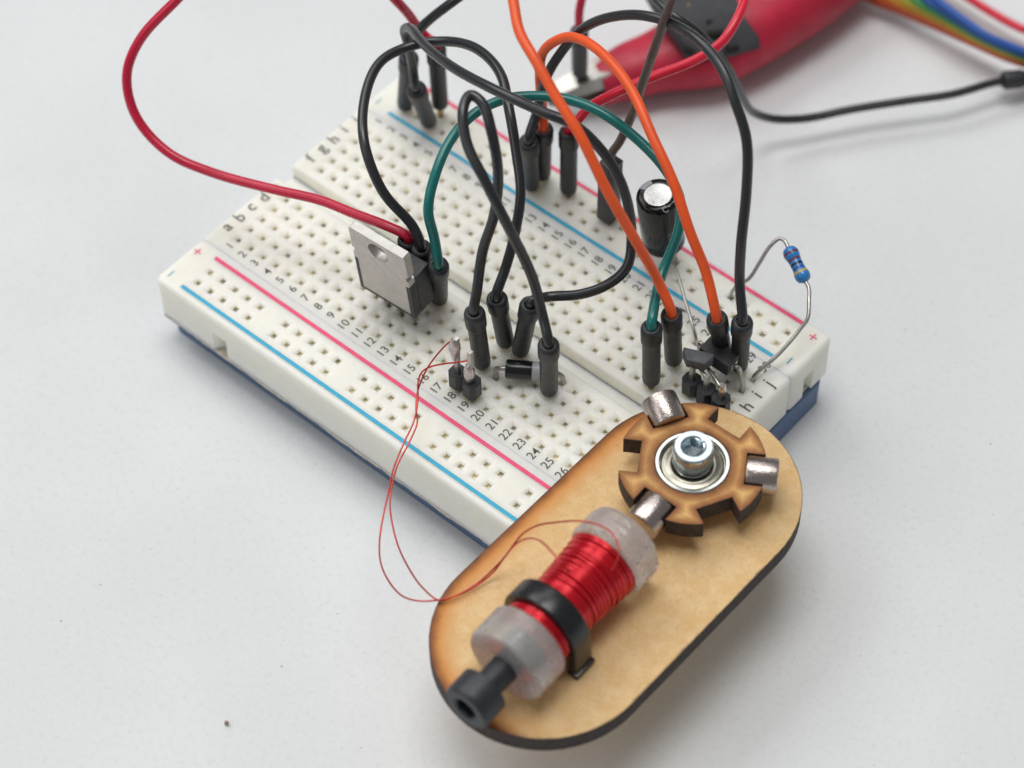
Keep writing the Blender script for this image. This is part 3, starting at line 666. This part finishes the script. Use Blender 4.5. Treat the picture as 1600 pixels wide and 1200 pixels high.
# ------------------------------------------------------------------ diodes
def cyl_text(b, o, ax, ref, r, txt, h_, along, ang, axial=True):
    """flat lettering wrapped on a cylinder"""
    ax = Vector(ax).normalized(); a = (Vector(ref) - ax * Vector(ref).dot(ax)).normalized(); c_ = ax.cross(a); vs, fs = glyphs(txt, h_)
    out = []
    for tx_, ty_ in vs:
        u, w_ = (tx_, ty_) if axial else (ty_, -tx_)
        th = ang + w_ / r; out.append(o + ax * (along + u) + (a * math.cos(th) + c_ * math.sin(th)) * (r + 0.015))
    b.add(out, fs)
d1 = thing('diode', hole('c', 19), 'glossy black cylindrical diode with silver band behind the front plug', 'diode', 'diodes')
e0 = P(790, 576, 2.6); e1 = P(857, 581, 2.6); dax = (e1 - e0).normalized(); dl = (e1 - e0).length
bd = B().lathe(e0, dax, [(1.05, 0), (1.3, 0.08), (1.36, 0.3), (1.36, dl - 0.3), (1.3, dl - 0.08), (1.05, dl)], 36).build('diode_body', M['epoxy_gloss'], d1, 35)
B().lathe(e0, dax, [(1.372, dl * 0.63), (1.372, dl * 0.86)], 36, caps=(False, False)).build('band', M['band_grey'], bd, 35)
b = B(); cyl_text(b, e0, dax, (0, 0, 1), 1.36, '1N', 1.0, 2.2, -0.9); b.build('marking', M['mark_grey'], bd, 0)
hl = hole('c', 19)
B().tube(relax(spline([e0 + dax * 0.3, e0 - dax * 0.7, V(hl.x, hl.y, TOP + 1.4), V(hl.x, hl.y, TOP + 0.3), V(hl.x, hl.y, TOP - 2.5)], 8), 2), 0.38, 10).build('leg', M['tin'], d1, 60)
hr = hole('e', 23) ; 
B().tube(relax(spline([e1 - dax * 0.3, e1 + dax * 0.6, V(e1.x + 1.5, e1.y + 1.2, TOP + 1.2), V(e1.x + 1.6, e1.y + 1.3, TOP - 2)], 8), 2), 0.38, 10).build('leg', M['tin'], d1, 60)

d2 = thing('diode', hole('i', 27), 'black block diode with shiny ends between the right-hand plugs and the sensor', 'diode', 'diodes')
c2 = P(1123, 556, 5.6); dx2 = (V(1, 0.04, -0.06)).normalized(); A2 = (dx2, V(0, 0, 1).cross(dx2).normalized(), dx2.cross(V(0, 0, 1).cross(dx2)).normalized())
bd = B().box(c2, (5.0, 2.7, 2.4), A2, bev=0.16).build('diode_body', M['epoxy'], d2, 30)
for sg in (-1, 1): B().box(c2 + dx2 * (2.52 * sg) + V(0, 0, -0.1), (0.3, 1.5, 1.3), A2, bev=0.12).build('end_cap', M['tin'], bd, 30)
hr = hole('i', 30); hl = hole('i', 27)
B().tube(relax(spline([c2 + dx2 * 2.5, c2 + dx2 * 3.3 + V(0, 0, .1), V(hr.x - 0.4, hr.y, TOP + 2.6), V(hr.x, hr.y, TOP + 1.0), V(hr.x, hr.y, TOP - 2.5)], 8), 2), 0.36, 10).build('leg', M['tin'], d2, 60)
B().tube(relax(spline([c2 - dx2 * 2.5, c2 - dx2 * 3.2 + V(0, 0, .2), V(hl.x, hl.y, TOP + 1.8), V(hl.x, hl.y, TOP + 0.5), V(hl.x, hl.y, TOP - 2.5)], 8), 2), 0.36, 10).build('leg', M['tin'], d2, 60)

# ------------------------------------------------------------------ capacitor
cb = P(1037, 377, 4.2); ct = reach(cb, 1028, 304, 11.2); cx = (ct - cb).normalized(); CH = (ct - cb).length; CR = 3.15
cp = thing('capacitor', (cb.x, cb.y, TOP), 'black cylindrical capacitor with silver top standing on its leads at the far rail', 'capacitor')
sl = B().lathe(cb, cx, [(2.0, 0), (CR - 0.35, 0.02), (CR - 0.08, 0.2), (CR, 0.55), (CR - 0.02, 1.1), (CR - 0.14, 1.6), (CR - 0.12, 1.9), (CR, 2.4), (CR, CH - 0.75), (CR - 0.08, CH - 0.35), (CR - 0.3, CH - 0.1), (CR - 0.65, CH + 0.02), (2.02, CH + 0.03), (1.96, CH - 0.03)], 48).build('sleeve', M['cap_sleeve'], cp, 40)
B().lathe(cb, cx, [(1.98, CH - 0.2), (1.98, CH - 0.012), (1.9, CH)], 40).build('metal_top', M['alu'], cp, 30)
ref = R1 * -1
b = B(); cyl_text(b, cb, cx, R2 * -1, CR, '+105', 1.3, 3.9, 0.35); b.build('marking', M['mark_grey'], sl, 0)
def rim_text(b, txt, h_, ang, r):
    a = (-R2 - cx * (-R2).dot(cx)).normalized(); c_ = cx.cross(a); vs, fs = glyphs(txt, h_); out = []
    for tx_, ty_ in vs:
        rr = r - ty_; th = ang + tx_ / r
        zz = CH + 0.045 if rr < CR - 0.65 else CH + 0.045 - (rr - (CR - 0.65)) ** 2 * 1.15
        out.append(cb + cx * zz + (a * math.cos(th) + c_ * math.sin(th)) * min(rr, CR + 0.02))
    b.add(out, fs)
b = B(); rim_text(b, 'C', 0.85, 0.15, 2.72); rim_text(b, 'o', 0.5, 0.42, 2.5); rim_text(b, 'm', 0.8, 0.85, 2.65); rim_text(b, 'l', 0.8, 1.15, 2.65); b.build('rim_lettering', M['band_grey'], sl, 0)
b = B(); L = []
a_ = (-R2 - cx * (-R2).dot(cx)).normalized(); c_ = cx.cross(a_)
for rr, zz in ((2.04, CH + 0.05), (CR - 0.65, CH + 0.04), (CR - 0.3, CH - 0.085), (CR - 0.07, CH - 0.33)):
    L.append([cb + cx * zz + (a_ * math.cos(th) + c_ * math.sin(th)) * (rr + 0.02) for th in [3.3 + 0.75 * k / 6 for k in range(7)]])
b.loops(L, 0, (False, False), close=False); b.build('rim_stripe', M['band_grey'], sl, 40)  # lighter grey band over one part of the capacitor's rim
s_ = cx.cross(R2).normalized()
hj = hole('j', 26)
B().tube(relax(spline([cb - s_ * -0.9 + cx * 0.2, cb + s_ * 0.9 - cx * 0.8, P(1052, 412, 3.6), P(1070, 468, 2.8), P(1083, 512, 1.9), V(hj.x, hj.y, TOP + 0.3), V(hj.x, hj.y, TOP - 2)], 8), 2), 0.26, 8).build('leg', M['tin'], cp, 60)
hk = hole('f+', 21.5)
B().tube(relax(spline([cb - s_ * 0.9 + cx * 0.2, cb - s_ * 0.8 - cx * 1.2, V(hk.x, hk.y, TOP + 0.8), V(hk.x, hk.y, TOP - 2)], 8), 2), 0.26, 8).build('leg', M['tin'], cp, 60)

# ------------------------------------------------------------------ resistor
r0 = P(1231, 386, 9.2); r1 = P(1259, 441, 7.6); rax = (r1 - r0).normalized(); rl = (r1 - r0).length
rs = thing('resistor', hole('j', 30), 'blue resistor with coloured bands bent out over the right edge of the board', 'resistor')
def rprof(x):
    k = x / rl
    dog = 1.16 if (k < 0.30 or k > 0.72) else 1.0 - 0.0
    e = 1.0
    return dog
prof = []
for i in range(41):
    k = i / 40; x = k * rl
    r = 0.92 + 0.22 * (1 / (1 + math.exp((k - 0.32) * 40)) + 1 / (1 + math.exp((0.70 - k) * 40)))
    d = min(k, 1 - k) * rl
    if d < 1.1: r *= math.sqrt(max(0.0, 1 - ((1.1 - d) / 1.1) ** 2)) * 0.82 + 0.18 + 0.0
    if d < 0.25: r = 0.34 + (d / 0.25) * 0.2
    prof.append((r, x))
rb = B().lathe(r0, rax, prof, 32).build('resistor_body', M['res_blue'], rs, 60)
def rad_at(x):
    for (ra, xa), (rb_, xb) in zip(prof, prof[1:]):
        if xa <= x <= xb: return ra + (rb_ - ra) * (x - xa) / (xb - xa)
for x, cc in ((0.20, '#6a3a4a'), (0.38, '#6a3a52'), (0.51, '#10233a'), (0.62, '#30509a'), (0.74, '#b9a84c')):
    if cc not in M: M[cc] = mat('resistor_band', cc, 0.3)
    w_ = 0.36; xx = x * rl
    B().lathe(r0, rax, [(rad_at(xx - w_ / 2 + w_ * i / 4) + 0.012, xx - w_ / 2 + w_ * i / 4) for i in range(5)], 32, caps=(False, False)).build('colour_band', M[cc], rb, 60)
h1, h2 = hole('f+', 25.5), hole('j', 30)
B().tube(relax(spline([r0 + rax * 0.3, r0 - rax * 1.0, P(1218, 373, 9.4), P(1203, 385, 8.6), P(1186, 412, 6.6), P(1170, 436, 4.6), P(1154, 444, 3.4), P(1145, 455, 2.0), V(h1.x, h1.y, TOP + 0.2), V(h1.x, h1.y, TOP - 2)], 8), 2), 0.29, 10).build('leg', M['tin'], rs, 60)
B().tube(relax(spline([r1 - rax * 0.3, r1 + rax * 1.0, P(1264, 470, 7.0), P(1262, 498, 6.0), P(1252, 512, 5.2), P(1236, 532, 4.2), P(1212, 558, 2.8), P(1190, 576, 1.6), V(h2.x + 0.1, h2.y, TOP + 0.3), V(h2.x, h2.y, TOP - 2)], 8), 2), 0.29, 10).build('leg', M['tin'], rs, 60)

# ------------------------------------------------------------------ pin headers
def oct_block(b, c, w_, z0, z1, cut=0.62):
    o = w_ / 2; q = o - cut
    b.prism([(-o, -q), (-q, -o), (q, -o), (o, -q), (o, q), (q, o), (-q, o), (-o, q)], z0, z1, origin=(c.x, c.y, 0), bev=0.08)
h2p = thing('pin_header', hole('a', 18), 'two-pin black header with soldered copper leads at the front of the board', 'pin header', 'pin headers')
for i, cc in enumerate((18, 19)):
    q = hole('a', cc); b = B(); oct_block(b, q, 2.5, TOP + 1.1, TOP + 3.9); b.build('header_block', M['black_cap'], h2p, 30)
    B().box((q.x, q.y, TOP + 4.4 - 0.4 * i), (0.64, 0.64, 13.8 if i == 0 else 12.8)).build('pin', M['tin'], h2p, 0)
    zt_ = TOP + (10.2 if i == 0 else 6.6)
    b = B(); b.lathe(V(q.x - 0.25, q.y - 0.15, zt_ - 1.6), (0.03, 0, 1), [(0.4, -2.0), (0.62, -0.9), (0.85, 0.4), (0.8, 1.4), (0.55, 2.2), (0.15, 2.7)], 16); b.build('solder_joint', M['solder'], h2p, 60)
h3p = thing('pin_header', hole('g', 28), 'three-pin black header under the small sensor beside the rotor wheel', 'pin header', 'pin headers')
for i, cc in enumerate((28, 29, 30)):
    q = hole('g', cc); b = B(); oct_block(b, q, 2.5, TOP + 0.5, TOP + 3.2); b.build('header_block', M['black_cap'], h3p, 30)
    B().box((q.x, q.y, TOP + 2.4), (0.64, 0.64, 7.2)).build('pin', M['tin'], h3p, 0)
q = hole('g', 30)
B().lathe(V(q.x + 0.1, q.y + 0.1, TOP + 4.2), (0, 0, 1), [(0.35, 0), (0.6, 0.5), (0.62, 1.0), (0.3, 1.8), (0.05, 2.1)], 14).build('solder_joint', M['solder'], h3p, 60)
# small sensor: trapezoid body on three legs
hs_ = thing('hall_sensor', hole('g', 29), 'small grey trapezoid sensor chip soldered on top of the three-pin header', 'sensor')
sc = P(1090, 560, 7.0); SX = V(0.90, 0.42, -0.02).normalized(); SZ = V(0.06, -0.12, 1).normalized(); SY = SZ.cross(SX).normalized(); SZ = SX.cross(SY)
b = B(); b.prism([(-1.25, -1.2), (1.25, -1.2), (2.15, 0.1), (2.15, 0.75), (-2.15, 0.75), (-2.15, 0.1)], -1.0, 1.0, (SX, SY, SZ), sc, bev=0.12); b.build('sensor_body', M['epoxy_grey'], hs_, 30)
for k, cc in ((-1, 28), (0, 29), (1, 30)):
    q = hole('g', cc)
    B().tube(spline([sc + SX * (1.27 * k) - SZ * 0.8, sc + SX * (1.35 * k) - SZ * 1.5, V(q.x - 0.35, q.y + 0.35, TOP + 4.6), V(q.x - 0.3, q.y + 0.4, TOP + 3.3)], 6), 0.26, 8).build('leg', M['tin'], hs_, 60)

# ------------------------------------------------------------------ things on the table behind the board
clip = thing('alligator_clip', P(935, 150, -TZ), 'dark red vinyl alligator clip with silver jaws lying behind the breadboard', 'alligator clip')
A_, B_, C_ = P(936, 130, -8.6), P(1120, 62, -6.8), P(1330, -75, -6.0)
ctl = [A_, A_.lerp(B_, 0.35) + V(0, 0, 0.2), B_, B_.lerp(C_, 0.5) + V(0, 0, .3), C_]
ra = [(3.6, 3.9), (4.3, 5.0), (6.0, 7.8), (7.0, 8.6), (6.6, 7.6)]
pp = spline(ctl, 10); n_ = len(pp) - 1
def clip_r(k):
    x = k * (len(ra) - 1); i = min(int(x), len(ra) - 2); f = x - i; f = f * f * (3 - 2 * f)
    return (ra[i][0] + (ra[i + 1][0] - ra[i][0]) * f, ra[i][1] + (ra[i + 1][1] - ra[i][1]) * f)
B().tube(pp, clip_r, 28).build('vinyl_boot', M['boot'], clip, 50)
jd = (A_ - B_).normalized(); jd.z = 0; jd.normalize(); js = V(-jd.y, jd.x, 0)
for sg in (-1, 1):
    o = A_ + V(0, 0, 0.4); b = B(); L = []
    for k, (hw, zz, th) in enumerate(((2.6, 0.9, 2.2), (2.7, 1.0, 2.1), (2.6, 0.7, 1.8), (2.2, 0.35, 1.3), (1.5, 0.22, 0.9))):
        c_ = o + jd * (-2.5 + 2.9 * k); z0 = sg * zz; z1 = sg * (zz + th)
        L.append([c_ + js * hw + V(0, 0, z0), c_ - js * hw + V(0, 0, z0), c_ - js * (hw * 0.7) + V(0, 0, z1), c_ + js * (hw * 0.7) + V(0, 0, z1)])
    b.loops(L if sg < 0 else [l[::-1] for l in L]); b.build('jaw', M['tin'], clip, 30)
# black ribbed pad on the boot
gp = [P(1012, -12, 1.6), P(1034, 26, 1.9), P(1062, 62, 0.6), P(1078, 86, -1.6), P(1145, 86, -3.2), P(1190, 72, -3.6), P(1186, 55, -2.2), P(1162, 24, 0.6), P(1148, -12, 2.0)]
cg = sum(gp, V(0, 0, 0)) / len(gp); vn = V(0, 0, 0)
for i in range(len(gp)): vn += (gp[i] - cg).cross(gp[(i + 1) % len(gp)] - cg)
vn.normalize(); vn = vn if vn.z > 0 else -vn
pad = thing('ribbed_cover', (cg.x, cg.y, 0), 'black ribbed plastic piece lying on the red alligator clip', 'plastic cover')
L = [[cg + (p - cg) * k + vn * hh for p in gp] for k, hh in ((0.97, -2.6), (1.0, -2.2), (1.0, -0.3), (0.95, 0.25), (0.88, 0.35))]
if (gp[1] - gp[0]).cross(gp[2] - gp[1]).dot(vn) < 0: L = [l[::-1] for l in L]
B().loops(L).build('cover_body', M['grip'], pad, 40)
for (u0, v0), (u1, v1) in (((1092, 14), (1116, 11)), ((1104, 31), (1128, 28)), ((1110, 48), (1133, 46)), ((1142, 65), (1160, 63)), ((1075, 68), (1088, 74))):
    q0, q1 = P(u0, v0, 1.0), P(u1, v1, 0.6)
    for q in (q0, q1): q -= vn * ((q - cg).dot(vn) - 0.35)
    B().tube([q0, q0.lerp(q1, 0.5), q1], 0.65, 8).build('rib', M['dark'], pad, 60)
q = P(1077, 11, 1.5); q -= vn * ((q - cg).dot(vn) - 0.3)
B().lathe(q, vn, [(0.5, -0.3), (0.55, 0.1), (0.3, 0.3)], 12).build('rivet', M['pin'], pad, 60)

cw = thing('jumper_wire', P(905, 118, -6), 'red wire with a black plug gripped upright in the silver clip jaws', 'jumper wire', 'jumper wires')
b0 = P(906, 117, -5.5); tp = reach(b0, 905, 46, 11.6); ax = terminal(cw, b0, tp, 0.3, rc=1.42)
B().tube(relax(spline([tp - ax * 1.5, tp + ax * 1.0, P(905, 18, 9.5), P(912, -12, 12.5), P(930, -60, 15), P(930, -120, 12)], 10), 3), 0.68, 12).build('wire', M['red_pvc'], cw, 80)

rw = thing('jumper_wire', P(1580, 126, -11), 'dark wire lying across the table to a black plug at the right edge', 'jumper wire', 'jumper wires')
pts = [(985, -40, 20), (1010, -14, 22), (1050, 22, 23), (1090, 50, 21), (1128, 92, 15), (1150, 130, 8), (1163, 158, 1.5), (1178, 176, -4), (1210, 186, -7.5), (1260, 185, -8.6), (1330, 171, -8.6), (1420, 157, -8.6), (1490, 147, -8.6), (1545, 131, -8.8), (1572, 125, -9.2)]
B().tube(relax(spline([P(*q) for q in pts], 12), 4), 0.66, 12).build('wire', M['black_pvc'], rw, 80)
b0 = P(1700, 112, -10.5); tp = P(1566, 126, -9.2); ax = (tp - b0).normalized(); b0 = tp - ax * 14.2; terminal(rw, b0, tp, 0.4, collar=3.4)

rib = thing('ribbon_cable', P(1480, 30, -TZ), 'rainbow ribbon cable crossing the top right corner of the table', 'ribbon cable')
lo = [(1290, -38, -10.5), (1366, 2, -10.5), (1408, 18, -10.5), (1460, 40, -10.4), (1520, 67, -10.2), (1570, 89, -9.8), (1605, 101, -9.5), (1700, 132, -9.5), (1800, 160, -9.5)]
hi = [(1400, -70, -4.5), (1462, -2, -4.5), (1482, 14, -4.6), (1504, 30, -4.8), (1542, 56, -5.4), (1580, 73, -6.2), (1605, 82, -6.6), (1700, 112, -6.8), (1800, 140, -6.8)]
cols = ['#b8503a', '#cf5a24', '#cc8a22', '#a9a42c', '#3a8f4c', '#0c4f94', '#1f55a8']
for i, cc in enumerate(cols):
    if cc not in M: M[cc] = mat('ribbon_strand', cc, 0.45)
    k = i / (len(cols) - 1); pts = [P(*a).lerp(P(*c_), k) for a, c_ in zip(lo, hi)]
    B().tube(spline(pts, 10), 0.66, 10).build('strand', M[cc], rib, 80)
tr_ = [(1400, -90, -10), (1470, -32, -10), (1518, 0, -10), (1550, 20, -10), (1582, 38, -10), (1605, 48, -10), (1680, 70, -10), (1760, 80, -10.5)]
B().tube(spline([P(*q) for q in tr_], 10), 0.7, 12).build('wire', M['red2_pvc'], None, 80, origin=P(1550, 20, -TZ))
o = bpy.data.objects['wire'] if False else [q for q in col.objects if q.name.startswith('wire') and q.parent is None][-1]
o.name = 'red_wire'; tag(o, 'loose red wire in the top right corner beyond the ribbon cable', 'wire')

# crumb on the paper
b = B(); rn = random.Random(11); o = P(354, 1129, -TZ + 0.5); bm = bmesh.new(); bmesh.ops.create_icosphere(bm, subdivisions=2, radius=0.5)
for v in bm.verts: v.co = V(v.co.x * 0.9, v.co.y * 0.7, v.co.z * 0.7) * rn.uniform(0.5, 1.05)
bm.verts.index_update(); b.add([o + v.co for v in bm.verts], [[v.index for v in f.verts] for f in bm.faces]); bm.free()
tag(b.build('crumb', M['crumb'], None, 60, origin=V(o.x, o.y, 0)), 'tiny brown crumb on the white table near the lower left', 'crumb')

for q in col.objects:
    if '_o' in q: del q['_o']
